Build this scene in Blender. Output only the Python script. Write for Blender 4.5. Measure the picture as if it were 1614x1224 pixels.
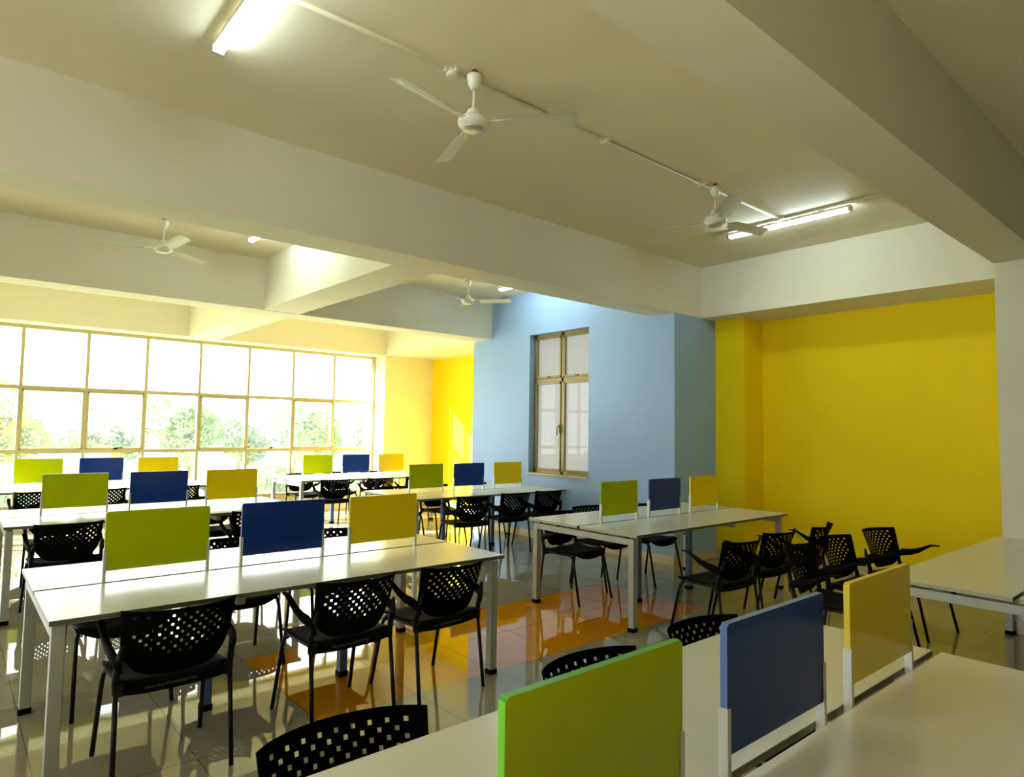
import bpy, bmesh, math, random
from mathutils import Vector, Matrix

random.seed(7)
PI = math.pi
S = bpy.context.scene
COL = S.collection
for _o in list(bpy.data.objects):
    bpy.data.objects.remove(_o)

# ------------------------------------------------------------------ camera
YAW, PITCH, ROLL = 0.7099939, 0.06358888, 0.0150999
FPX = 1032.617
fw = Vector((math.sin(YAW) * math.cos(PITCH), math.cos(YAW) * math.cos(PITCH), math.sin(PITCH)))
r0 = Vector((math.cos(YAW), -math.sin(YAW), 0)); u0 = r0.cross(fw)
cr, sr = math.cos(ROLL), math.sin(ROLL)
rr = r0 * cr + u0 * sr
uu = -r0 * sr + u0 * cr
cam_d = bpy.data.cameras.new('camera'); cam = bpy.data.objects.new('camera', cam_d); COL.objects.link(cam)
cam_d.sensor_fit = 'HORIZONTAL'; cam_d.sensor_width = 36.0; cam_d.lens = FPX * 36.0 / 1614.0
cam_d.clip_start = 0.05; cam_d.clip_end = 500
M = Matrix((rr, uu, -fw)).transposed().to_4x4()
M.translation = Vector((-0.674052, -0.116447, 1.545179))
cam.matrix_world = M
S.camera = cam

# ------------------------------------------------------------------ sky, sun, exposure
W = bpy.data.worlds.new('sky'); S.world = W; W.use_nodes = True
bg = W.node_tree.nodes['Background']
bg.inputs[0].default_value = (0.93, 0.97, 1.0, 1); bg.inputs[1].default_value = 3.0
sun_d = bpy.data.lights.new('sun', 'SUN'); sun = bpy.data.objects.new('sun', sun_d); COL.objects.link(sun)
sun_d.energy = 30.0; sun_d.angle = math.radians(1.6); sun_d.color = (1.0, 0.96, 0.88)
sun.rotation_euler = Vector((1.72, -1.0, -0.76)).to_track_quat('-Z', 'Y').to_euler()
sun.location = (-20, 30, 15)
S.view_settings.view_transform = 'Standard'
S.view_settings.look = 'None'
S.view_settings.gamma = 1.0
S.view_settings.use_curve_mapping = False
S.view_settings.exposure = 1.0
S.cycles.use_denoising = True
S.cycles.max_bounces = 10
S.cycles.diffuse_bounces = 6
S.cycles.glossy_bounces = 4
S.cycles.transparent_max_bounces = 12
S.cycles.caustics_reflective = True
S.cycles.blur_glossy = 0.3
S.cycles.sample_clamp_indirect = 12.0


# ------------------------------------------------------------------ materials
def pbsdf(name, col, rough=0.5, metal=0.0, spec=0.5, bump=None, mottle=None, emit=None, coat=0.0):
    m = bpy.data.materials.new(name); m.use_nodes = True
    nt = m.node_tree; b = nt.nodes['Principled BSDF']
    b.inputs['Base Color'].default_value = (*col, 1)
    b.inputs['Roughness'].default_value = rough
    b.inputs['Metallic'].default_value = metal
    b.inputs['Specular IOR Level'].default_value = spec
    b.inputs['Coat Weight'].default_value = coat
    b.inputs['Coat Roughness'].default_value = 0.05
    tc = nt.nodes.new('ShaderNodeTexCoord')
    if mottle:
        n = nt.nodes.new('ShaderNodeTexNoise'); n.inputs['Scale'].default_value = mottle[0]
        n.inputs['Detail'].default_value = 4
        nt.links.new(tc.outputs['Object'], n.inputs['Vector'])
        rp = nt.nodes.new('ShaderNodeMix'); rp.data_type = 'RGBA'
        k = mottle[1]
        rp.inputs[6].default_value = (*[c * (1 - k) for c in col], 1)
        rp.inputs[7].default_value = (*[min(1, c * (1 + k)) for c in col], 1)
        nt.links.new(n.outputs['Fac'], rp.inputs[0]); nt.links.new(rp.outputs[2], b.inputs['Base Color'])
    if bump:
        n = nt.nodes.new('ShaderNodeTexNoise'); n.inputs['Scale'].default_value = bump[0]
        nt.links.new(tc.outputs['Object'], n.inputs['Vector'])
        bp = nt.nodes.new('ShaderNodeBump'); bp.inputs['Strength'].default_value = bump[1]
        bp.inputs['Distance'].default_value = 0.01
        nt.links.new(n.outputs['Fac'], bp.inputs['Height']); nt.links.new(bp.outputs[0], b.inputs['Normal'])
    if emit:
        b.inputs['Emission Color'].default_value = (*emit[0], 1); b.inputs['Emission Strength'].default_value = emit[1]
    return m


MT = {}
MT['cream'] = pbsdf('cream_paint', (0.77, 0.74, 0.60), 0.6, spec=.25, bump=(60, .05), mottle=(3, .03))
MT['ceil'] = pbsdf('ceiling_paint', (0.80, 0.74, 0.54), 0.6, spec=.25, bump=(50, .06), mottle=(2, .04))
MT['blue'] = pbsdf('blue_paint', (0.32, 0.485, 0.77), 0.5, spec=.3, bump=(60, .04), mottle=(4, .03))
MT['yellow'] = pbsdf('yellow_paint', (0.97, 0.71, 0.008), 0.5, spec=.12, bump=(60, .04), mottle=(3, .03))
MT['beige'] = pbsdf('beige_paint', (0.80, 0.77, 0.55), 0.5, spec=.3, bump=(60, .04), mottle=(3, .03))
MT['skirt'] = pbsdf('skirting_tile', (0.62, 0.50, 0.26), 0.15, mottle=(12, .12))
MT['table'] = pbsdf('white_laminate', (0.74, 0.74, 0.64), 0.22, mottle=(5, .02))
MT['tedge'] = pbsdf('grey_edge_band', (0.11, 0.105, 0.07), 0.4)
MT['tedge_w'] = pbsdf('white_edge_band', (0.42, 0.41, 0.31), 0.4)
MT['steel'] = pbsdf('grey_powder_coated_steel', (0.43, 0.44, 0.38), 0.35, 0.15, mottle=(20, .03))
MT['bluesteel'] = pbsdf('blue_powder_coated_steel', (0.10, 0.15, 0.36), 0.35, mottle=(20, .03))
MT['alu'] = pbsdf('brushed_aluminium', (0.60, 0.60, 0.56), 0.35, 0.55, mottle=(30, .05))
MT['black'] = pbsdf('black_plastic', (0.003, 0.003, 0.0028), 0.6, spec=0.07)
MT['blackm'] = pbsdf('black_metal', (0.003, 0.003, 0.003), 0.35, spec=0.25)
MT['chrome'] = pbsdf('bare_chrome', (0.6, 0.6, 0.6), 0.15, 1.0)
MT['print'] = pbsdf('faint_print', (0.10, 0.10, 0.085), 0.6)
MT['g_face'] = pbsdf('green_laminate', (0.41, 0.48, 0.0), 0.14, spec=.3, mottle=(4, .02))
MT['g_edge'] = pbsdf('bright_green_edging', (0.13, 0.50, 0.02), 0.3)
MT['b_face'] = pbsdf('blue_laminate', (0.010, 0.036, 0.215), 0.12, spec=.22, mottle=(4, .03))
MT['b_edge'] = pbsdf('light_blue_edging', (0.10, 0.19, 0.52), 0.3)
MT['y_face'] = pbsdf('yellow_laminate', (0.80, 0.58, 0.004), 0.14, spec=.3, mottle=(4, .02))
MT['y_edge'] = pbsdf('bright_yellow_edging', (0.85, 0.62, 0.01), 0.3)
MT['white'] = pbsdf('white_enamel', (0.80, 0.79, 0.68), 0.25, mottle=(10, .02))
MT['conduit'] = pbsdf('white_pvc', (0.78, 0.75, 0.60), 0.4)
MT['rust'] = pbsdf('brown_hook', (0.16, 0.05, 0.015), 0.6)
MT['tube'] = pbsdf('lit_tube', (1, 1, 1), 0.4, emit=((0.78, 0.94, 1.0), 26.0))
MT['bronze'] = pbsdf('bronze_aluminium', (0.30, 0.235, 0.10), 0.35, 0.25, mottle=(14, .06))
MT['champ'] = pbsdf('champagne_aluminium', (0.52, 0.46, 0.26), 0.38, 0.2, mottle=(14, .05))
MT['bark'] = pbsdf('bark', (0.20, 0.15, 0.09), 0.9, mottle=(8, .3))
MT['grass'] = pbsdf('grass', (0.30, 0.36, 0.14), 0.9, mottle=(1.5, .35))
MT['fence'] = pbsdf('grey_concrete', (0.42, 0.42, 0.38), 0.8, mottle=(3, .15))
MT['bluep'] = pbsdf('pale_blue_sheet', (0.20, 0.36, 0.62), 0.5, mottle=(2, .1))


def leaf(name, col, col2=None):
    m = bpy.data.materials.new(name); m.use_nodes = True
    nt = m.node_tree; nt.nodes.clear()
    out = nt.nodes.new('ShaderNodeOutputMaterial'); d = nt.nodes.new('ShaderNodeBsdfDiffuse')
    t = nt.nodes.new('ShaderNodeBsdfTranslucent'); mx = nt.nodes.new('ShaderNodeMixShader')
    mx.inputs[0].default_value = .45
    n = nt.nodes.new('ShaderNodeTexNoise'); n.inputs['Scale'].default_value = 2.2
    tc = nt.nodes.new('ShaderNodeTexCoord'); nt.links.new(tc.outputs['Object'], n.inputs['Vector'])
    rp = nt.nodes.new('ShaderNodeValToRGB')
    c2 = col2 or tuple(c * 1.5 for c in col)
    rp.color_ramp.elements[0].position = .46; rp.color_ramp.elements[1].position = .56
    rp.color_ramp.elements[0].color = (*col, 1); rp.color_ramp.elements[1].color = (*c2, 1)
    nt.links.new(n.outputs['Fac'], rp.inputs[0])
    for s in (d, t): nt.links.new(rp.outputs[0], s.inputs['Color'])
    nt.links.new(d.outputs[0], mx.inputs[1]); nt.links.new(t.outputs[0], mx.inputs[2])
    nt.links.new(mx.outputs[0], out.inputs[0])
    return m


MT['leaf'] = leaf('green_leaves', (0.17, 0.27, 0.11))
MT['leaf2'] = leaf('grey_green_leaves', (0.22, 0.30, 0.20))
MT['leafy'] = leaf('yellow_flowering_leaves', (0.18, 0.27, 0.16), (0.72, 0.56, 0.10))


def glass(name, haze, col=(1, 1, 1)):
    m = bpy.data.materials.new(name); m.use_nodes = True
    nt = m.node_tree; nt.nodes.clear()
    out = nt.nodes.new('ShaderNodeOutputMaterial')
    tr = nt.nodes.new('ShaderNodeBsdfTransparent'); tr.inputs[0].default_value = (0.96, 0.98, 0.97, 1)
    gl = nt.nodes.new('ShaderNodeBsdfGlossy'); gl.inputs['Roughness'].default_value = 0.02
    tl = nt.nodes.new('ShaderNodeBsdfTranslucent'); tl.inputs[0].default_value = (*col, 1)
    lw = nt.nodes.new('ShaderNodeLayerWeight'); lw.inputs[0].default_value = .5
    pw = nt.nodes.new('ShaderNodeMath'); pw.operation = 'POWER'; pw.inputs[1].default_value = 5
    fr = nt.nodes.new('ShaderNodeMath'); fr.operation = 'MULTIPLY_ADD'; fr.inputs[1].default_value = .9; fr.inputs[2].default_value = .035
    nt.links.new(lw.outputs['Facing'], pw.inputs[0]); nt.links.new(pw.outputs[0], fr.inputs[0])
    m1 = nt.nodes.new('ShaderNodeMixShader'); m1.inputs[0].default_value = haze  # share of white scatter: veiling glare on clear panes, frosting on frosted ones
    m2 = nt.nodes.new('ShaderNodeMixShader')
    nt.links.new(tr.outputs[0], m1.inputs[1]); nt.links.new(tl.outputs[0], m1.inputs[2])
    nt.links.new(fr.outputs[0], m2.inputs[0]); nt.links.new(m1.outputs[0], m2.inputs[1]); nt.links.new(gl.outputs[0], m2.inputs[2])
    nt.links.new(m2.outputs[0], out.inputs[0])
    return m


MT['glass'] = glass('hazed_clear_glass', 0.015)  # thin white haze puts glare into the panes and pales the trees
MT['frost'] = glass('frosted_glass', 0.9, (0.30, 0.295, 0.285))


def floor_mat():
    m = bpy.data.materials.new('polished_tiles'); m.use_nodes = True
    nt = m.node_tree; b = nt.nodes['Principled BSDF']; N = nt.nodes.new; L = nt.links.new
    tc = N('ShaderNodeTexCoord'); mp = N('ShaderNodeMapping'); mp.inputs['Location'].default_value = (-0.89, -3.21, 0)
    L(tc.outputs['Object'], mp.inputs[0])
    br = N('ShaderNodeTexBrick'); br.offset = 0; br.squash = 1
    for k, v in (('Scale', 1.0), ('Mortar Size', .0022), ('Mortar Smooth', .1), ('Brick Width', .6), ('Row Height', .6), ('Bias', 0)):
        br.inputs[k].default_value = v
    br.inputs['Color1'].default_value = (1, 1, 1, 1); br.inputs['Color2'].default_value = (.93, .93, .93, 1)
    br.inputs['Mortar'].default_value = (.30, .28, .24, 1)
    L(mp.outputs[0], br.inputs['Vector'])
    sx = N('ShaderNodeSeparateXYZ'); L(mp.outputs[0], sx.inputs[0])

    def cmp_(out, op, v):
        n = N('ShaderNodeMath'); n.operation = op; L(out, n.inputs[0]); n.inputs[1].default_value = v; return n.outputs[0]

    def mul(a, c):
        n = N('ShaderNodeMath'); n.operation = 'MULTIPLY'; L(a, n.inputs[0]); L(c, n.inputs[1]); return n.outputs[0]
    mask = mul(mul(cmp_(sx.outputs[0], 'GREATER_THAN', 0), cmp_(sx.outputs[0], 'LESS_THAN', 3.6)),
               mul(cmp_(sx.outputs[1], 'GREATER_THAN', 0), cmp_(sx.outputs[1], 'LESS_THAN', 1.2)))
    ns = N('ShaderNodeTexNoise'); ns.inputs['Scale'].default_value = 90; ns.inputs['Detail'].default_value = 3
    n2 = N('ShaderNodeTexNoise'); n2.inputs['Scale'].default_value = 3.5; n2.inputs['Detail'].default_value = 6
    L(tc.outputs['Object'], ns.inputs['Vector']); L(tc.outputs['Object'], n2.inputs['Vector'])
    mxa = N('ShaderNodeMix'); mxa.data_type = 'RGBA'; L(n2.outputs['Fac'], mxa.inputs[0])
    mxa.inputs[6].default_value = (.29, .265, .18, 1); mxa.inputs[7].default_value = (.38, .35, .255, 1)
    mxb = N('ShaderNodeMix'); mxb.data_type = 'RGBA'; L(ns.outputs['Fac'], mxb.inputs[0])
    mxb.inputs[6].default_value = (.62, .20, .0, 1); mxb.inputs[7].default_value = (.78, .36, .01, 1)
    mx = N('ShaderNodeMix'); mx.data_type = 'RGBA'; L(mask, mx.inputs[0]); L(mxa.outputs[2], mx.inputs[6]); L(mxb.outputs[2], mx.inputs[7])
    mm = N('ShaderNodeMix'); mm.data_type = 'RGBA'; mm.blend_type = 'MULTIPLY'; mm.inputs[0].default_value = 1
    L(mx.outputs[2], mm.inputs[6]); L(br.outputs['Color'], mm.inputs[7]); L(mm.outputs[2], b.inputs['Base Color'])
    b.inputs['Roughness'].default_value = 0.02
    b.inputs['Specular IOR Level'].default_value = 0.62
    n3 = N('ShaderNodeTexNoise'); n3.inputs['Scale'].default_value = 2.2; L(tc.outputs['Object'], n3.inputs['Vector'])
    bp = N('ShaderNodeBump'); bp.inputs['Strength'].default_value = .025; bp.inputs['Distance'].default_value = .02
    L(n3.outputs['Fac'], bp.inputs['Height']); L(bp.outputs[0], b.inputs['Normal'])
    return m


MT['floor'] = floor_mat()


# ------------------------------------------------------------------ mesh helpers
def box(bm, x0, x1, y0, y1, z0, z1, mi=0):
    vs = [bm.verts.new((x, y, z)) for x in (x0, x1) for y in (y0, y1) for z in (z0, z1)]
    fs = []
    for q in ((0, 1, 3, 2), (4, 6, 7, 5), (0, 4, 5, 1), (2, 3, 7, 6), (0, 2, 6, 4), (1, 5, 7, 3)):
        f = bm.faces.new([vs[i] for i in q]); f.material_index = mi; fs.append(f)
    return fs


def tube(bm, pts, r, seg=10, mi=0, radii=None, flat=None):
    """sweep a circle (or an ellipse flat=(a,b)) along a polyline"""
    pts = [Vector(p) for p in pts]; rings = []
    up0 = Vector((0, 0, 1))
    for i, p in enumerate(pts):
        if i == 0: t = pts[1] - p
        elif i == len(pts) - 1: t = p - pts[i - 1]
        else: t = (pts[i + 1] - p).normalized() + (p - pts[i - 1]).normalized()
        t.normalize()
        up = Vector((1, 0, 0)) if abs(t.x) < .9 else Vector((0, 1, 0))
        a = up - t * up.dot(t); a.normalize(); b = t.cross(a)
        ri = radii[i] if radii else r
        if flat: ra, rb = flat[i] if isinstance(flat[0], tuple) else flat
        else: ra = rb = ri
        rings.append([bm.verts.new(p + a * (ra * math.cos(2 * PI * k / seg)) + b * (rb * math.sin(2 * PI * k / seg))) for k in range(seg)])
    for i in range(len(rings) - 1):
        for k in range(seg):
            f = bm.faces.new((rings[i][k], rings[i][(k + 1) % seg], rings[i + 1][(k + 1) % seg], rings[i + 1][k]))
            f.material_index = mi; f.smooth = True
    for ring, rev in ((rings[0], True), (rings[-1], False)):
        f = bm.faces.new(ring[::-1] if rev else ring); f.material_index = mi


def lathe(bm, prof, cx=0, cy=0, seg=28, mi=0):
    rings = [[bm.verts.new((cx + max(r, 1e-4) * math.cos(2 * PI * k / seg), cy + max(r, 1e-4) * math.sin(2 * PI * k / seg), z)) for k in range(seg)] for r, z in prof]
    for i in range(len(rings) - 1):
        for k in range(seg):
            f = bm.faces.new((rings[i][k], rings[i][(k + 1) % seg], rings[i + 1][(k + 1) % seg], rings[i + 1][k]))
            f.smooth = True; f.material_index = mi
    bm.faces.new(rings[0][::-1]); bm.faces.new(rings[-1])


def obj(name, bm, mats, parent=None, bevel=0, loc=None, smooth=False):
    if bevel:
        bmesh.ops.bevel(bm, geom=list(bm.edges), offset=bevel, segments=2, affect='EDGES', profile=.5, clamp_overlap=True)
    bmesh.ops.recalc_face_normals(bm, faces=list(bm.faces))
    me = bpy.data.meshes.new(name); bm.to_mesh(me); bm.free()
    if not isinstance(mats, (list, tuple)): mats = [mats]
    for m in mats: me.materials.append(m)
    if smooth:
        for p in me.polygons: p.use_smooth = True
    o = bpy.data.objects.new(name, me); COL.objects.link(o)
    if parent: o.parent = parent
    if loc: o.location = loc
    return o


def struct(name, bm, mats, parent=None, **k):
    o = obj(name, bm, mats, parent, **k)
    if parent is None: o['kind'] = 'structure'
    return o


def thing(name, label, cat, loc=(0, 0, 0), rz=0, group=None):
    o = bpy.data.objects.new(name, None); COL.objects.link(o)
    o.empty_display_size = .1
    o.location = loc; o.rotation_euler = (0, 0, rz); o['label'] = label; o['category'] = cat
    if group: o['group'] = group
    return o


def tag(o, label, cat, group=None):
    o['label'] = label; o['category'] = cat
    if group: o['group'] = group
    return o


def dup(root, loc, rz, label):
    r = root.copy(); COL.objects.link(r); r.location = loc; r.rotation_euler = (0, 0, rz); r['label'] = label
    for ch in list(root.children):
        c = ch.copy(); COL.objects.link(c); c.parent = r
        for g in ch.children:
            d = g.copy(); COL.objects.link(d); d.parent = c
    return r


def B():
    return bmesh.new()


# ------------------------------------------------------------------ room shell
ZS, ZC = 2.98, 3.616
XL, YB = -6.0, -3.2          # left wall and the wall behind the camera
XB = 5.84                    # blue wall face
YW = 11.75                   # big window plane


def sbox(name, mat, *a, bevel=0):
    bm = B(); box(bm, *a); return struct(name, bm, MT[mat], bevel=bevel)


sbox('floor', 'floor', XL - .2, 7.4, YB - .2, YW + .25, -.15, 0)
sbox('ceiling', 'ceil', XL - .2, 7.4, YB - .2, YW + .25, ZC, ZC + .2)
bm = B()
for a in ((YB - .2, 0.6, 0, ZC), (0.6, 4.4, 0, .95), (0.6, 4.4, 2.98, ZC), (4.4, YW + .25, 0, ZC)): box(bm, XL - .2, XL, *a)
struct('wall_left', bm, MT['cream'])
bm = B()
for y in (0.6, 1.85, 3.1, 4.35): box(bm, XL - .12, XL - .06, y, y + .05, .95, 2.98)
for z in (.95, 1.9, 2.93): box(bm, XL - .12, XL - .06, 0.6, 4.4, z, z + .05)
w3 = struct('window_3_added', bm, MT['champ'])  # unseen window, added and sized to light the right side from the left
bm = B(); box(bm, XL - .092, XL - .086, 0.6, 4.4, .96, 2.97); obj('glass_pane', bm, MT['glass'], w3)
sbox('wall_rear', 'tedge', XL, 7.4, YB - .2, YB, 0, ZC)
# downstand beams
sbox('trim_1', 'cream', XL, 7.16, 1.02, 1.345, ZS, ZC)
sbox('trim_2', 'cream', XL, 6.72, 4.507, 4.88, ZS, ZC)
sbox('trim_3', 'cream', XL, 6.95, 7.97, 8.34, ZS, ZC)
sbox('trim_4', 'cream', XL, 6.95, 11.30, YW + .25, ZS, ZC)
sbox('trim_5', 'cream', 6.42, 7.16, 1.345, 4.507, ZS, ZC)
bm = B(); box(bm, 2.215, 2.67, 4.88, 6.33, ZS, ZC); box(bm, 2.215, 2.67, 6.335, 7.97, ZS + .004, ZC)
struct('trim_6', bm, MT['cream'])
sbox('trim_7', 'cream', 2.215, 2.67, 8.34, 11.30, ZS, ZC)
sbox('trim_8', 'cream', XB, 6.95, 8.34, 11.30, ZS, ZC)
# white column at the right edge of the view
sbox('wall_column', 'cream', 5.815, 7.2, 0.62, 1.345, 0, ZS)
# wall behind the right edge (out of view) closes the room
sbox('wall_right', 'yellow', 7.16, 7.4, 1.345, 4.11, 0, ZC)
sbox('wall_right_rear', 'cream', 7.2, 7.4, YB, 1.345, 0, ZC)
sbox('wall_right_pilaster', 'yellow', 6.72, 7.4, 4.11, 4.507, 0, ZC)
# blue block: face x = XB with a window hole, return face y = 4.507
wy0, wy1, wz0, wz1 = 5.88, 7.07, 0.93, 2.96
bm = B()
box(bm, XB, XB + .24, 4.507, 4.88, 0, ZS); box(bm, XB, XB + .24, 4.88, wy0, 0, ZC)
box(bm, XB, XB + .24, wy1, 7.97, 0, ZC); box(bm, XB, XB + .24, 7.97, 8.44, 0, ZS)
box(bm, XB, XB + .24, wy0, wy1, 0, wz0); box(bm, XB, XB + .24, wy0, wy1, wz1, ZC)
box(bm, XB + .24, 6.72, 4.507, 4.73, 0, ZS)
struct('wall_blue', bm, MT['blue'])
sbox('wall_alcove_side', 'yellow', XB + .24, 6.95, 8.21, 8.44, 0, ZS)
sbox('wall_far_right', 'yellow', 6.95, 7.2, 8.21, YW + .25, 0, ZC)
sbox('wall_beige', 'beige', 5.83, 6.95, 11.30, YW + .25, 0, ZS)
sbox('wall_far', 'cream', XL, 5.83, YW - .08, YW + .12, 0, .27)
bm = B(); box(bm, XL, 5.83, YW - .12, YW + .16, .27, .30); struct('trim_9', bm, MT['skirt'])


def baseb(name, *a):
    bm = B(); box(bm, *a, 0, .10); return struct(name, bm, MT['skirt'], bevel=.002)


baseb('baseboard_blue', XB - .012, XB, 4.495, 8.44)
baseb('baseboard_blue_return', XB - .012, 6.708, 4.495, 4.507)
baseb('baseboard_pilaster', 6.708, 6.72, 4.098, 4.495)
baseb('baseboard_pilaster_front', 6.708, 7.148, 4.098, 4.11)
baseb('baseboard_right', 7.148, 7.16, 1.345, 4.098)
baseb('baseboard_far_right', 6.938, 6.95, 8.44, 11.288)
baseb('baseboard_far', 5.83, 6.95, 11.288, 11.30)
baseb('baseboard_column', 5.803, 5.815, 0.62, 1.345)

# ------------------------------------------------------------------ big window wall
xs = [0.104 + .808 * k for k in range(-7, 8)]
xs[-1] = 5.775
bm = B()
for x in xs[1:]:
    box(bm, x - .022, x + .022, YW - .05, YW + .03, .30, ZS)
box(bm, XL, XL + .04, YW - .05, YW + .03, .30, ZS)
box(bm, 5.797, 5.83, YW - .03, YW + .03, .30, ZS, 1)
for z, h in ((.325, .025), (1.13, .028), (2.065, .028), (2.955, .025)):
    box(bm, XL, 5.797, YW - .045, YW + .025, z - h, z + h)
for k in (7, 8, 10, 12):          # openable sashes of the middle row
    a, b2 = xs[k] + .022, xs[k + 1] - .022
    if k + 1 > 14: continue
    for (p, q, z0, z1) in ((a, a + .022, 1.158, 2.037), (b2 - .022, b2, 1.158, 2.037), (a, b2, 1.158, 1.18), (a, b2, 2.015, 2.037)):
        box(bm, p, q, YW - .06, YW - .03, z0, z1)
win = struct('window_1', bm, [MT['champ'], MT['cream']], bevel=.003)
bm = B(); box(bm, XL + .02, 5.80, YW - .004, YW + .002, .33, 2.95); obj('glass_pane', bm, MT['glass'], win)
for x in (1.33, 3.76):
    bm = B(); box(bm, x - .03, x + .03, YW - .085, YW - .06, 1.155, 1.175); box(bm, x - .01, x + .10, YW - .10, YW - .085, 1.172, 1.186)
    obj('latch_handle', bm, MT['blackm'], win, bevel=.002)

# ------------------------------------------------------------------ window in the blue wall
fx = XB + .10
bm = B()
fy0, fy1 = wy0, wy1; fm = (fy0 + fy1) / 2; T = .045
zt = 2.28
for (a, b2, z0, z1) in ((fy0, fy0 + T, wz0, wz1), (fy1 - T, fy1, wz0, wz1), (fy0, fy1, wz0, wz0 + T), (fy0, fy1, wz1 - T, wz1),
                        (fm - .025, fm + .025, wz0, wz1), (fy0, fy1, zt - .03, zt + .03)):
    box(bm, fx, fx + .07, a, b2, z0, z1)
for (a, b2) in ((fy0 + T, fm - .025), (fm + .025, fy1 - T)):
    for (z0, z1) in ((wz0 + T, zt - .03), (zt + .03, wz1 - T)):
        for (p, q, c, d) in ((a, a + .028, z0, z1), (b2 - .028, b2, z0, z1), (a, b2, z0, z0 + .028), (a, b2, z1 - .028, z1)):
            box(bm, fx - .012, fx + .03, p, q, c, d)
w2 = struct('window_2', bm, MT['bronze'], bevel=.003)
bm = B(); box(bm, fx + .028, fx + .034, fy0 + .02, fy1 - .02, wz0 + .02, wz1 - .02); obj('glass_pane', bm, MT['frost'], w2)
bm = B(); box(bm, XB - .025, fx, fy0 - .0, fy1 + .0, wz0 - .02, wz0 + .004); obj('window_sill', bm, MT['champ'], w2, bevel=.003)
for y in (fm - .28, fm + .28):
    bm = B(); box(bm, fx - .035, fx - .012, y - .03, y + .03, zt + .035, zt + .055); tube(bm, [(fx - .03, y, zt + .045), (fx - .06, y - .02, zt + .06)], .006)
    obj('latch', bm, MT['bronze'], w2)
bm = B(); box(bm, fx - .03, fx - .012, fm + .028, fm + .05, 1.52, 1.64); tube(bm, [(fx - .03, fm + .04, 1.62), (fx - .06, fm + .04, 1.60), (fx - .065, fm + .04, 1.48)], .007)
obj('casement_handle', bm, MT['bronze'], w2)


# ------------------------------------------------------------------ desk
HL, TW, LE, WL = 1.1977, .621, 1.1574, .5486
PW, PZ0, PZ1, PS, LM = .4949, .809, 1.1047, .6696, .4013


def halftop(y0, y1):
    bm = B(); fs = box(bm, -HL, HL, y0, y1, .727, .75)
    bmesh.ops.bevel(bm, geom=list(bm.edges), offset=.0015, segments=1, affect='EDGES')
    for f in bm.faces:
        n = f.normal; f.normal_update(); n = f.normal
        if abs(n.z) < .5: f.material_index = 1 if abs(n.y) > .5 else 2
    return bm


def make_desk(label):
    t = thing('desk', label, 'desk', group='white double desks with coloured divider panels')
    obj('tabletop', halftop(-TW, -.014), [MT['table'], MT['tedge'], MT['tedge_w']], t)
    obj('tabletop', halftop(.014, TW), [MT['table'], MT['tedge'], MT['tedge_w']], t)
    for sx in (-1, 1):
        x = sx * LE
        for sy in (-1, 1):
            y = sy * WL
            bm = B(); box(bm, x - .025, x + .025, y - .025, y + .025, .028, .711)
            lg = obj('leg', bm, MT['steel'], t, bevel=.003)
            bm = B(); box(bm, x - .029, x + .029, y - .029, y + .029, 0, .032)
            obj('foot_cap', bm, MT['black'], lg, bevel=.003)
        bm = B(); box(bm, x - .025, x + .025, -WL + .025, WL - .025, .661, .711)
        obj('end_rail', bm, MT['steel'], t, bevel=.003)
        for yy in (-.50, -.28, .28, .50):
            bm = B(); tube(bm, [(x, yy, .709), (x, yy, .728)], .014, 8)
            obj('spacer', bm, MT['black'], t)
    for sx in (-1, 1):
        x = sx * LM
        bm = B(); box(bm, x - .025, x + .025, -.025, .025, .028, .665)
        lg = obj('leg', bm, MT['bluesteel'], t, bevel=.003); lg['label'] = 'dark blue middle leg'
        bm = B(); box(bm, x - .03, x + .03, -.03, .03, 0, .034)
        obj('foot_cap', bm, MT['black'], lg, bevel=.003)
        bm = B(); box(bm, x - .02, x + .02, -.50, .50, .665, .705)
        obj('cross_rail', bm, MT['steel'], t, bevel=.002)
    for y in (-.36, .36):
        bm = B(); box(bm, -LE + .025, LE - .025, y - .015, y + .015, .705, .7275)
        obj('long_rail', bm, MT['steel'], t, bevel=.002)
    for k, (c, nm) in enumerate((('g', 'green'), ('b', 'blue'), ('y', 'yellow'))):
        x = (k - 1) * PS
        bm = B(); box(bm, x - PW / 2, x + PW / 2, -.009, .009, PZ0, PZ1)
        bmesh.ops.bevel(bm, geom=[e for e in bm.edges if abs((e.verts[0].co - e.verts[1].co).y) > .01], offset=.006, segments=3, affect='EDGES')
        for f in bm.faces:
            f.normal_update()
            if abs(f.normal.y) < .7: f.material_index = 1
        p = obj('divider_panel', bm, [MT[c + '_face'], MT[c + '_edge']], t)
        p['label'] = nm + ' divider panel'
        for s in (-1, 1):
            xe = x + s * PW / 2
            bm = B(); x0, x1 = sorted((xe - s * .0005 + 0 * s, xe + s * .004))
            box(bm, x0, x1, -.0125, .0125, .70, .915)
            xi0, xi1 = sorted((xe, xe - s * .010))
            box(bm, xi0, xi1, -.0125, -.0095, .70, .915); box(bm, xi0, xi1, .0095, .0125, .70, .915)
            box(bm, xi0, xi1, -.0095, .0095, .70, PZ0)
            obj('bracket_post', bm, MT['alu'], p)
    return t


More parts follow.
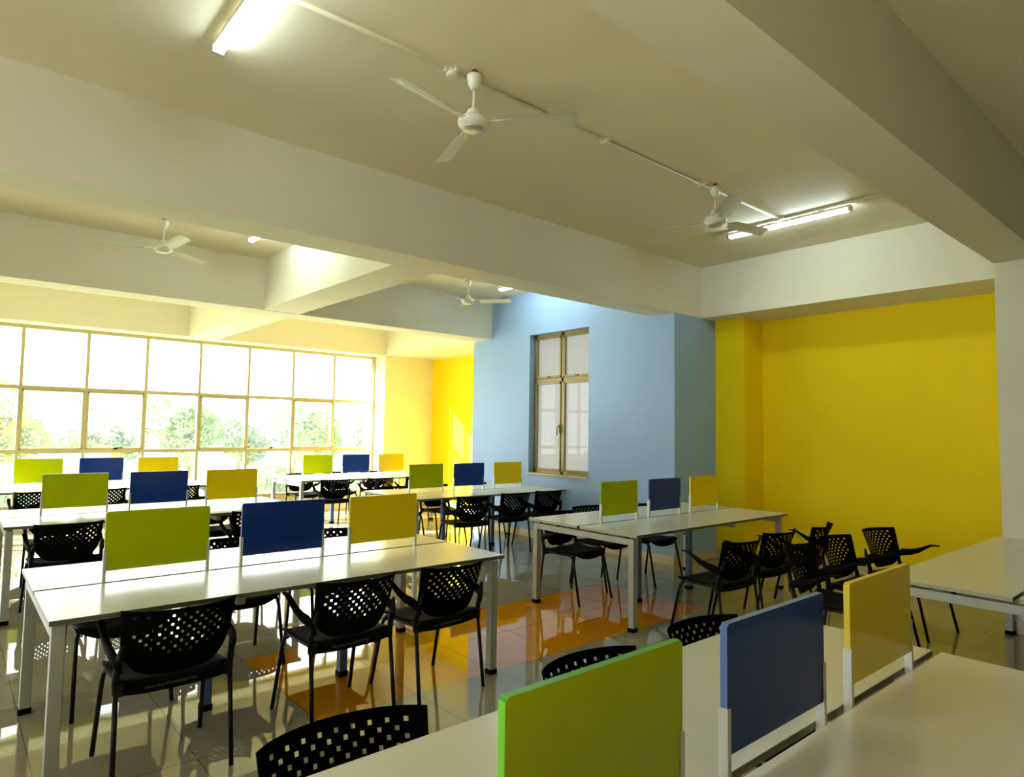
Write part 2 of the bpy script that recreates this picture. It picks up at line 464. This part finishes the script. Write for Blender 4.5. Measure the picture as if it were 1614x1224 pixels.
DESKS = {
    'A': (.876, 3.747, 'white double desk in the left foreground, its near edge fully in view'),
    'B': (4.596, 3.739, 'white double desk standing in front of the blue corner beside the yellow wall'),
    'C': (.963, .735, 'nearest white double desk, cut off by the bottom edge of the picture'),
    'D': (4.605, .755, 'white double desk cut off by the right edge, touching the white column'),
    'E': (.891, 6.837, 'white double desk directly behind the left foreground desk'),
    'F': (4.579, 6.840, 'white double desk ending below the sill of the blue wall window'),
    'G': (4.532, 9.910, 'white double desk farthest back, in front of the beige wall'),
    'H': (.888, 9.916, 'white double desk at far left, right in front of the tall window wall'),
}
first_desk = None
for k, (x, y, lab) in DESKS.items():
    if first_desk is None:
        first_desk = make_desk(lab); first_desk.location = (x, y, 0)
    else:
        dup(first_desk, (x, y, 0), 0, lab)
# divider panels of the desk cut off at the right are out of view; its frame is the same model


# ------------------------------------------------------------------ chair (faces +Y, origin on the floor at its centre)
def lerp_tab(tab, v):
    if v <= tab[0][0]: return tab[0][1]
    for (a, p), (b2, q) in zip(tab, tab[1:]):
        if v <= b2:
            return p + (q - p) * (v - a) / (b2 - a)
    return tab[-1][1]


def back_bm():
    p, h = .0235, .0057
    us = [-.235, -.229, -.220, -.208]
    for k in range(-8, 9): us += [k * p - h, k * p + h]
    us += [.208, .220, .229, .235]
    zr = [.566 + .0205 * r for r in range(9)]
    zs = [.475, .478, .484, .495, .51, .53, .548]
    for z in zr: zs += [z - h, z + h]
    zs += [.748, .757, .762]
    wt = [(.475, .204), (.478, .209), (.484, .213), (.50, .216), (.53, .218), (.60, .224), (.70, .231), (.762, .236)]
    bm = B(); V = {}
    for i, u in enumerate(us):
        for j, z in enumerate(zs):
            s = u / .235; w = lerp_tab(wt, z); q = (z - .475) / .287
            y = -.205 - .095 * q - .025 * q * q + (.035 + .03 * q) * s * s + .03 * q * abs(s) ** 6
            zz = z + (-.016 + .018 * s * s + .072 * s ** 6) * max(0, (.62 - z) / .145) + .004 * max(0, q - .55) / .45 * abs(s) ** 7
            V[i, j] = bm.verts.new((s * w, y, zz))
    for i in range(len(us) - 1):
        for j in range(len(zs) - 1):
            uc = (us[i] + us[i + 1]) / 2; zc = (zs[j] + zs[j + 1]) / 2
            k = round(uc / p); hole = False
            if abs(uc - k * p) < .002 and abs(k) <= 8:
                for r, z in enumerate(zr):
                    if abs(zc - z) < .002 and (k + r) % 2 == 0:
                        lim = [3, 5, 7, 8, 8, 8, 8, 8, 8][r]
                        if abs(k) <= lim: hole = True
            if not hole:
                f = bm.faces.new((V[i, j], V[i + 1, j], V[i + 1, j + 1], V[i, j + 1])); f.smooth = True
    bmesh.ops.solidify(bm, geom=list(bm.faces), thickness=.005)
    return bm


def seat_bm():
    prof = [(-.206, .392), (-.204, .43), (-.195, .446), (-.17, .449), (-.10, .440), (-.02, .434), (.06, .436), (.12, .443), (.155, .444), (.18, .437), (.195, .422), (.203, .400), (.204, .385)]
    bm = B(); V = {}; n = 14
    for i in range(n + 1):
        s = -1 + 2 * i / n
        for j, (y, z) in enumerate(prof):
            w = .222 + .01 * (y + .2) / .4
            if y > .17: w -= .012 * (y - .17) / .03
            zz = z + .010 * abs(s) ** 4
            if y > .19: zz += (.444 - z) * .75 * abs(s) ** 2.5
            yy = y - .018 * abs(s) ** 3 * (1 if y > .1 else 0) + (.012 * s * s if y < -.19 else 0)
            V[i, j] = bm.verts.new((s * w, yy, zz))
    for i in range(n):
        for j in range(len(prof) - 1):
            f = bm.faces.new((V[i, j], V[i + 1, j], V[i + 1, j + 1], V[i, j + 1])); f.smooth = True
    bmesh.ops.recalc_face_normals(bm, faces=list(bm.faces))
    bmesh.ops.solidify(bm, geom=list(bm.faces), thickness=.010)
    return bm


def arm_bm(s):
    pts = [(.226, -.215, .50), (.238, -.205, .545), (.247, -.165, .566), (.250, -.11, .574), (.252, -.05, .594), (.254, .0, .622), (.255, .045, .648), (.254, .08, .654), (.252, .115, .655)]
    fl = [(.010, .014), (.014, .026), (.015, .028), (.016, .025), (.016, .020), (.017, .014), (.018, .009), (.017, .007), (.012, .005)]
    bm = B(); tube(bm, [(s * x, y, z) for x, y, z in pts], .01, 12, flat=fl)
    return bm


def make_chair(label):
    t = thing('armchair', label, 'chair', group='black armchairs with perforated backs')
    obj('seat', seat_bm(), MT['black'], t)
    obj('backrest', back_bm(), MT['black'], t)
    bm = B()
    for s in (-1, 1):
        tube(bm, [(s * .212, .135, .405), (s * .212, .11, .424), (s * .212, -.16, .424), (s * .212, -.185, .42)], .011, 10)
        tube(bm, [(s * .232, -.186, .40), (s * .234, -.188, .47), (s * .230, -.215, .56), (s * .222, -.232, .62)], .014, 10, radii=[.012, .016, .015, .008])
        box(bm, s * .222 - .016, s * .222 + .016, -.205, -.165, .40, .45)
    tube(bm, [(-.212, .06, .420), (.212, .06, .420)], .009, 8)
    tube(bm, [(-.212, -.12, .420), (.212, -.12, .420)], .009, 8)
    obj('seat_frame', bm, MT['blackm'], t)
    for s in (-1, 1):
        bm = B(); tube(bm, [(s * .236, .245, 0), (s * .224, .165, .36), (s * .220, .150, .40), (s * .213, .128, .42)], .011, 10); obj('leg', bm, MT['blackm'], t)
        bm = B(); tube(bm, [(s * .238, -.245, 0), (s * .232, -.19, .41)], .011, 10); obj('leg', bm, MT['blackm'], t)
        obj('armrest', arm_bm(s), MT['black'], t)
    return t


CH = [  # x, y, rotation in degrees (0 faces the window wall), label
    (.155, 3.30, 0, 'black perforated armchair at the left end of the left foreground desk, near side'),
    (1.005, 3.30, 2, 'black perforated armchair at the near side of the left foreground desk, middle of three'),
    (1.61, 3.29, 4, 'black perforated armchair at the near side of the left foreground desk, below its yellow panel'),
    (.13, 4.24, 180, 'black armchair tucked under the far side of the left foreground desk, behind its green panel'),
    (.83, 4.40, 182, 'black armchair mostly hidden behind the blue panel of the left foreground desk'),
    (1.52, 4.42, 180, 'black armchair back showing between blue and yellow panels of the left foreground desk'),
    (3.86, 2.73, -3, 'black armchair pulled out before the corner desk, leftmost of the crowded row'),
    (4.52, 2.78, -3, 'black armchair in the crowded row by the corner desk, second from left'),
    (5.13, 2.74, 9, 'black armchair seen nearly edge-on against the yellow wall, third of the corner desk row'),
    (3.85, 4.20, 184, 'black armchair under the left end of the desk at the blue corner, facing the camera'),
    (4.45, 4.37, 180, 'black armchair behind the green panel of the desk at the blue corner'),
    (4.98, 4.20, 180, 'black armchair behind the blue panel of the desk at the blue corner'),
    (3.90, 1.84, 186, 'dark armchair just behind the top of the nearest blue panel'),
    (4.55, 1.88, 178, 'black armchair facing right in front of the yellow wall, middle of the right desk'),
    (5.27, 1.85, 172, 'black armchair against the yellow wall with one arm reaching out to the right'),
    (.15, 1.26, 177, 'black armchair at the bottom centre, only its curved perforated back showing'),
    (1.045, 1.21, 180, 'black armchair hidden behind the nearest green panel, only its rounded top showing'),
    (1.72, 1.21, 178, 'black armchair back peeping out between the nearest green and blue panels'),
    (4.13, 6.33, -6, 'black armchair at the desk below the blue wall window, leftmost of its near row'),
    (4.82, 6.38, -3, 'black armchair at the desk below the blue wall window, middle of its near row'),
    (5.42, 6.41, -2, 'black armchair nearest the blue wall, right end of the near row under the window'),
    (3.90, 7.41, 183, 'black armchair under the window desk at the blue wall, behind its green panel'),
    (4.57, 7.41, 180, 'black armchair under the window desk at the blue wall, behind its blue panel'),
    (5.25, 7.38, 180, 'black armchair under the window desk at the blue wall, behind its yellow panel'),
    (3.87, 9.45, -5, 'far black armchair at the desk before the beige wall, leftmost of its near row'),
    (4.62, 9.43, -2, 'far black armchair at the desk before the beige wall, middle of its near row'),
    (5.30, 9.46, 4, 'far black armchair at the desk before the beige wall, half hidden by a green panel'),
    (3.90, 10.45, 180, 'farthest black armchair by the window, behind the left end of the last desk'),
    (4.57, 10.52, 180, 'farthest black armchair by the window, behind the blue panel of the last desk'),
    (5.25, 10.45, 180, 'farthest black armchair, behind the yellow panel of the last desk by the beige wall'),
    (.10, 6.39, 2, 'black armchair at far left whose perforated back stands left of the big green panel'),
    (.87, 6.39, 0, 'black armchair of the second left desk, hidden behind the foreground green panel'),
    (1.59, 6.40, 0, 'black armchair showing between the foreground green and blue panels, at the second left desk'),
    (.17, 7.40, 180, 'black armchair on the far side of the second left desk, behind its green panel'),
    (.90, 7.40, 181, 'black armchair on the far side of the second left desk, behind its blue panel'),
    (1.55, 7.36, 178, 'black armchair on the far side of the second left desk, behind its yellow panel'),
    (.17, 9.45, 0, 'distant black armchair at the left window desk, seen left of a green panel'),
    (.83, 9.47, 0, 'distant black armchair at the left window desk, seen between green and blue panels'),
    (1.70, 9.48, -4, 'distant black armchair at the left window desk, seen beside a yellow panel'),
]
first_chair = None
for (x, y, rz, lab) in CH:
    if first_chair is None:
        first_chair = make_chair(lab); first_chair.location = (x, y, 0); first_chair.rotation_euler.z = math.radians(rz)
        c0 = first_chair; chairs = [c0]
    else:
        chairs.append(dup(first_chair, (x, y, 0), math.radians(rz), lab))

# faint printed line on the rear hem of the seats of the three foreground chairs
fc = bpy.data.curves.new('printed_text', 'FONT'); fc.body = 'ABccn-Ergo/Morea/SH03/MHD'; fc.size = .017; fc.extrude = .0003
fc.align_x = 'CENTER'
fo = bpy.data.objects.new('printed_text_source', fc)
tm = bpy.data.meshes.new_from_object(fo); bpy.data.objects.remove(fo)
tm.materials.clear(); tm.materials.append(MT['print'])
for c in chairs[:3]:
    o = bpy.data.objects.new('printed_text', tm); COL.objects.link(o); o.parent = c
    o.location = (-.02, -.2135, .414); o.rotation_euler = (PI / 2, 0, 0)


# ------------------------------------------------------------------ ceiling fans
def blade_bm():
    bm = B(); n = 12
    prof = [(-.055, 0), (-.045, .006), (-.02, .009), (.02, .009), (.045, .006), (.055, 0)]
    V = {}
    for i in range(n + 1):
        t = i / n; x = .165 + (.60 - .165) * t
        k = 1.0
        if i == 0: k = .8
        if i == n: k = .9
        for j, (y, z) in enumerate(prof):
            V[i, j] = bm.verts.new((x, y * k * (1 + .08 * t), z - y * k * .28))
    for i in range(n):
        for j in range(len(prof) - 1):
            f = bm.faces.new((V[i, j], V[i + 1, j], V[i + 1, j + 1], V[i, j + 1])); f.smooth = True
    bmesh.ops.solidify(bm, geom=list(bm.faces), thickness=.003)
    return bm


def make_fan(label, mz=0):
    t = thing('ceiling_fan', label, 'fan', group='white three-bladed ceiling fans')   # origin on the ceiling
    bm = B(); lathe(bm, [(.018, 0), (.02, -.012), (.012, -.02), (.012, -.035)], seg=14); obj('hook_clamp', bm, MT['rust'], t)
    bm = B(); lathe(bm, [(.040, -.026), (.046, -.03), (.044, -.05), (.036, -.085), (.022, -.108), (.014, -.112)]); obj('canopy', bm, MT['white'], t)
    bm = B(); lathe(bm, [(.0095, -.10), (.0095, -.24)], seg=14); obj('down_rod', bm, MT['white'], t)
    bm = B(); lathe(bm, [(.018, -.225), (.036, -.235), (.043, -.255), (.044, -.275), (.05, -.280), (.078, -.284), (.090, -.295), (.093, -.315), (.088, -.330), (.076, -.338), (.074, -.342), (.055, -.350), (.02, -.354)])
    mo = obj('motor', bm, MT['white'], t)
    bm = B(); lathe(bm, [(.066, -.343), (.068, -.347), (.056, -.354), (.02, -.358)]); obj('cover_ring', bm, MT['alu'], mo)
    for a in (0, 120, 240):
        bl = obj('blade', blade_bm(), MT['white'], t); bl.location = (0, 0, -.318); bl.rotation_euler = (0, 0, math.radians(a))
        bm = B(); box(bm, .085, .215, -.018, .018, .0095, .0125); tube(bm, [(.185, .008, .014), (.185, .008, .018)], .004, 8); tube(bm, [(.205, -.008, .014), (.205, -.008, .018)], .004, 8)
        obj('blade_bracket', bm, MT['white'], bl)
    return t


f0 = make_fan('white ceiling fan hanging at top centre, nearest the camera')
f0.location = (1.532, 2.825, ZC); f0.rotation_euler.z = math.radians(72)
dup(f0, (4.068, 2.845, ZC), math.radians(107), 'white ceiling fan beside the lit tube above the corner desk')
dup(f0, (.87, 7.07, ZC), math.radians(35), 'white ceiling fan in the recess behind the main beam, at far left')
dup(f0, (4.66, 7.05, ZC), math.radians(70), 'distant white ceiling fan near the top of the blue wall')


# ------------------------------------------------------------------ tube lights (origin on the ceiling, tube along Y)
def make_tube(label):
    t = thing('tube_light', label, 'light', group='lit fluorescent tube fittings')
    bm = B(); box(bm, -.018, .018, -.61, .61, -.038, -.014); obj('batten', bm, MT['white'], t, bevel=.003)
    bm = B()
    for y in (-.35, .35): box(bm, -.014, .014, y - .03, y + .03, -.018, 0)
    obj('mounting_clip', bm, MT['white'], t)
    bm = B(); tube(bm, [(.028, -.585, -.056), (.028, .585, -.056)], .0125, 14); obj('fluorescent_tube', bm, MT['tube'], t)
    for s in (-1, 1):
        bm = B(); box(bm, -.018, .044, s * .60 - .014, s * .60 + .014, -.070, -.026); obj('lamp_holder', bm, MT['alu'], t, bevel=.003)
    return t


t0 = make_tube('lit white tube light on the ceiling beside the second fan, above the corner desk')
t0.location = (5.33, 2.88, ZC)
dup(t0, (.315, 2.93, ZC), 0, 'lit white tube light at the top left, cut off by the picture edge')
dup(t0, (1.72, 6.50, ZC), 0, 'lit white tube light behind the main beam, just left of the cross beam')
dup(t0, (5.27, 6.52, ZC), 0, 'lit white tube light near the blue wall, partly hidden by the main beam')

# conduits and junction boxes
bm = B(); tube(bm, [(-4, 2.905, ZC - .011), (5.25, 2.905, ZC - .011)], .0105, 10)
tag(obj('conduit', bm, MT['conduit']), 'long white electrical conduit running along the ceiling past both near fans', 'conduit')
bm = B(); tube(bm, [(5.275, 1.75, ZC - .011), (5.275, 3.60, ZC - .011)], .0105, 10)
tag(obj('conduit', bm, MT['conduit']), 'short white conduit on the ceiling alongside the right tube light', 'conduit')


def jbox(x, y, lab):
    bm = B(); lathe(bm, [(.034, 0), (.036, -.02), (.034, -.034), (.024, -.040)], seg=20)
    for dx in (-1, 1): tube(bm, [(dx * .03, 0, -.011), (dx * .058, 0, -.011)], .0145, 10)
    tube(bm, [(0, -.03, -.011), (0, -.055, -.011)], .0145, 10)
    o = obj('junction_box', bm, MT['conduit'], loc=(x, y, ZC))
    tag(o, lab, 'junction box', 'round white ceiling junction boxes')


jbox(1.43, 2.905, 'round white junction box beside the mount of the nearest fan')
jbox(2.76, 2.905, 'round white junction box on the conduit midway between the two near fans')
jbox(3.97, 2.905, 'round white junction box beside the mount of the second fan')
jbox(5.25, 2.905, 'round white junction box where the conduit meets the right tube light')

# ------------------------------------------------------------------ outdoors
bm = B(); box(bm, -60, 80, YW + .25, 120, -.5, -.35); struct('ground', bm, MT['grass'])
bm = B(); box(bm, -20, 3.2, 17.0, 17.2, -.35, .62); box(bm, -20, 3.2, 16.96, 17.24, .62, .70)
struct('wall_garden', bm, MT['fence'])
bm = B(); box(bm, .9, 2.3, 17.9, 18.0, -.35, .92); box(bm, .85, 2.35, 17.8, 18.2, .92, .98)
tag(obj('garden_kiosk', bm, [MT['bluep']]), 'pale blue panel standing outside beyond the left window panes', 'shed')


def crown(c, rad, n, size, flat=.8):
    bm = B(); rnd = random.Random(int(c[0] * 100 + n))
    blobs = [(Vector((rnd.uniform(-.55, .55) * rad, rnd.uniform(-.55, .55) * rad, rnd.uniform(-.5, .5) * rad * flat)), rnd.uniform(.35, .6) * rad) for _ in range(9)]
    for _ in range(n):
        b0, br = rnd.choice(blobs)
        d = Vector((rnd.gauss(0, 1), rnd.gauss(0, 1), rnd.gauss(0, 1))).normalized()
        p = b0 + d * br * rnd.uniform(.6, 1) ** .5
        p.z = max(p.z, -c[2] + .05 - .3)
        a = Vector((rnd.gauss(0, 1), rnd.gauss(0, 1), rnd.gauss(0, 1))).normalized() * size * rnd.uniform(.6, 1.3)
        q = a.cross(Vector((rnd.gauss(0, 1), rnd.gauss(0, 1), rnd.gauss(0, 1)))).normalized() * size * .4
        vs = [bm.verts.new(p + w) for w in (-a, q, a, -q)]
        bm.faces.new(vs)
    me = obj('leaves', bm, MT['leaf']); me.location = c
    return me


def tree(x, y, h, rad, mat, label, n=1500, size=.12, trunk=True, cat='tree', flat=.8):
    t = thing('tree' if cat == 'tree' else 'shrub', label, cat, (x, y, -.35))
    cr_ = crown((x, y, h), rad, n, size, flat); cr_.data.materials[0] = MT[mat]
    cr_.parent = t; cr_.location = (0, 0, h)
    bm = B()
    tube(bm, [(0, 0, 0), (.05, .02, h * .5), (0, 0, h * .95)], .1, 8, radii=[.09 * rad ** .5, .07 * rad ** .5, .03])
    for k in range(4):
        a = k * 1.6; tube(bm, [(.03, .02, h * .55), (math.cos(a) * rad * .5, math.sin(a) * rad * .5, h * .95)], .03, 6, radii=[.04, .012])
    obj('trunk', bm, MT['bark'], t)


tree(-.15, 21.0, 1.65, 1.75, 'leafy', 'tree with yellow blossom outside, seen through the leftmost panes', 7000, .10, flat=.75)
tree(2.05, 19.6, 1.0, .68, 'leafy', 'low bush with yellow blossom outside, right of the yellow tree', 2400, .07, cat='bush')
tree(3.6, 28, 1.3, 1.35, 'leaf2', 'pale green tree outside, behind the third column of panes', 3000, .13)
tree(6.3, 28, 1.75, 1.45, 'leaf', 'rounded pale tree outside, behind the fourth column of panes', 3600, .13)
tree(9.2, 30, 1.3, 1.5, 'leaf2', 'hazy broad tree outside, behind the fifth column of panes', 3000, .14)
tree(12.2, 31, 1.4, 1.5, 'leaf2', 'hazy tree outside between the hazy broad tree and the leafy one', 3000, .14)
tree(9.2, 22, 1.7, 1.3, 'leaf', 'leafy tree outside, seen through the panes left of the window end', 4500, .09)
tree(11.6, 23, 1.7, 1.1, 'leaf2', 'leafy tree outside, at the right end of the window wall', 3500, .09)
tree(5.3, 15.2, .62, .62, 'leaf', 'low shrub outside, close below the middle window panes', 2200, .05, cat='bush')
tree(6.75, 15.0, .68, .68, 'leaf2', 'low shrub outside, close behind the last desk by the window', 2400, .05, cat='bush')
tree(4.0, 15.4, .55, .60, 'leaf2', 'low shrub outside, below the panes behind the second left desk', 2000, .05, cat='bush')
tree(.2, 15.2, .55, .60, 'leaf2', 'low shrub outside at far left, below the garden wall', 2000, .05, cat='bush')


# spiky palm-like plant close outside
t = thing('shrub', 'spiky palm-like plant outside, rising behind the lower fourth pane', 'bush', (3.05, 14.2, -.35))
bm = B(); rnd = random.Random(3)
for k in range(46):
    a = rnd.uniform(0, 2 * PI); L_ = rnd.uniform(.45, .8); el = rnd.uniform(.1, 1.3)
    base = Vector((rnd.uniform(-.1, .1), rnd.uniform(-.1, .1), 1.05))
    d = Vector((math.cos(a) * math.cos(el), math.sin(a) * math.cos(el), math.sin(el)))
    w = Vector((-math.sin(a), math.cos(a), 0)) * .02
    m1 = base + d * L_ * .6; tip = base + d * L_ + Vector((0, 0, -.15))
    vs = [bm.verts.new(v) for v in (base - w * .5, m1 - w, tip, m1 + w, base + w * .5)]
    bm.faces.new(vs)
obj('leaves', bm, MT['leaf'], t)
bm = B(); tube(bm, [(0, 0, 0), (.02, 0, 1.06)], .05, 8); obj('trunk', bm, MT['bark'], t)
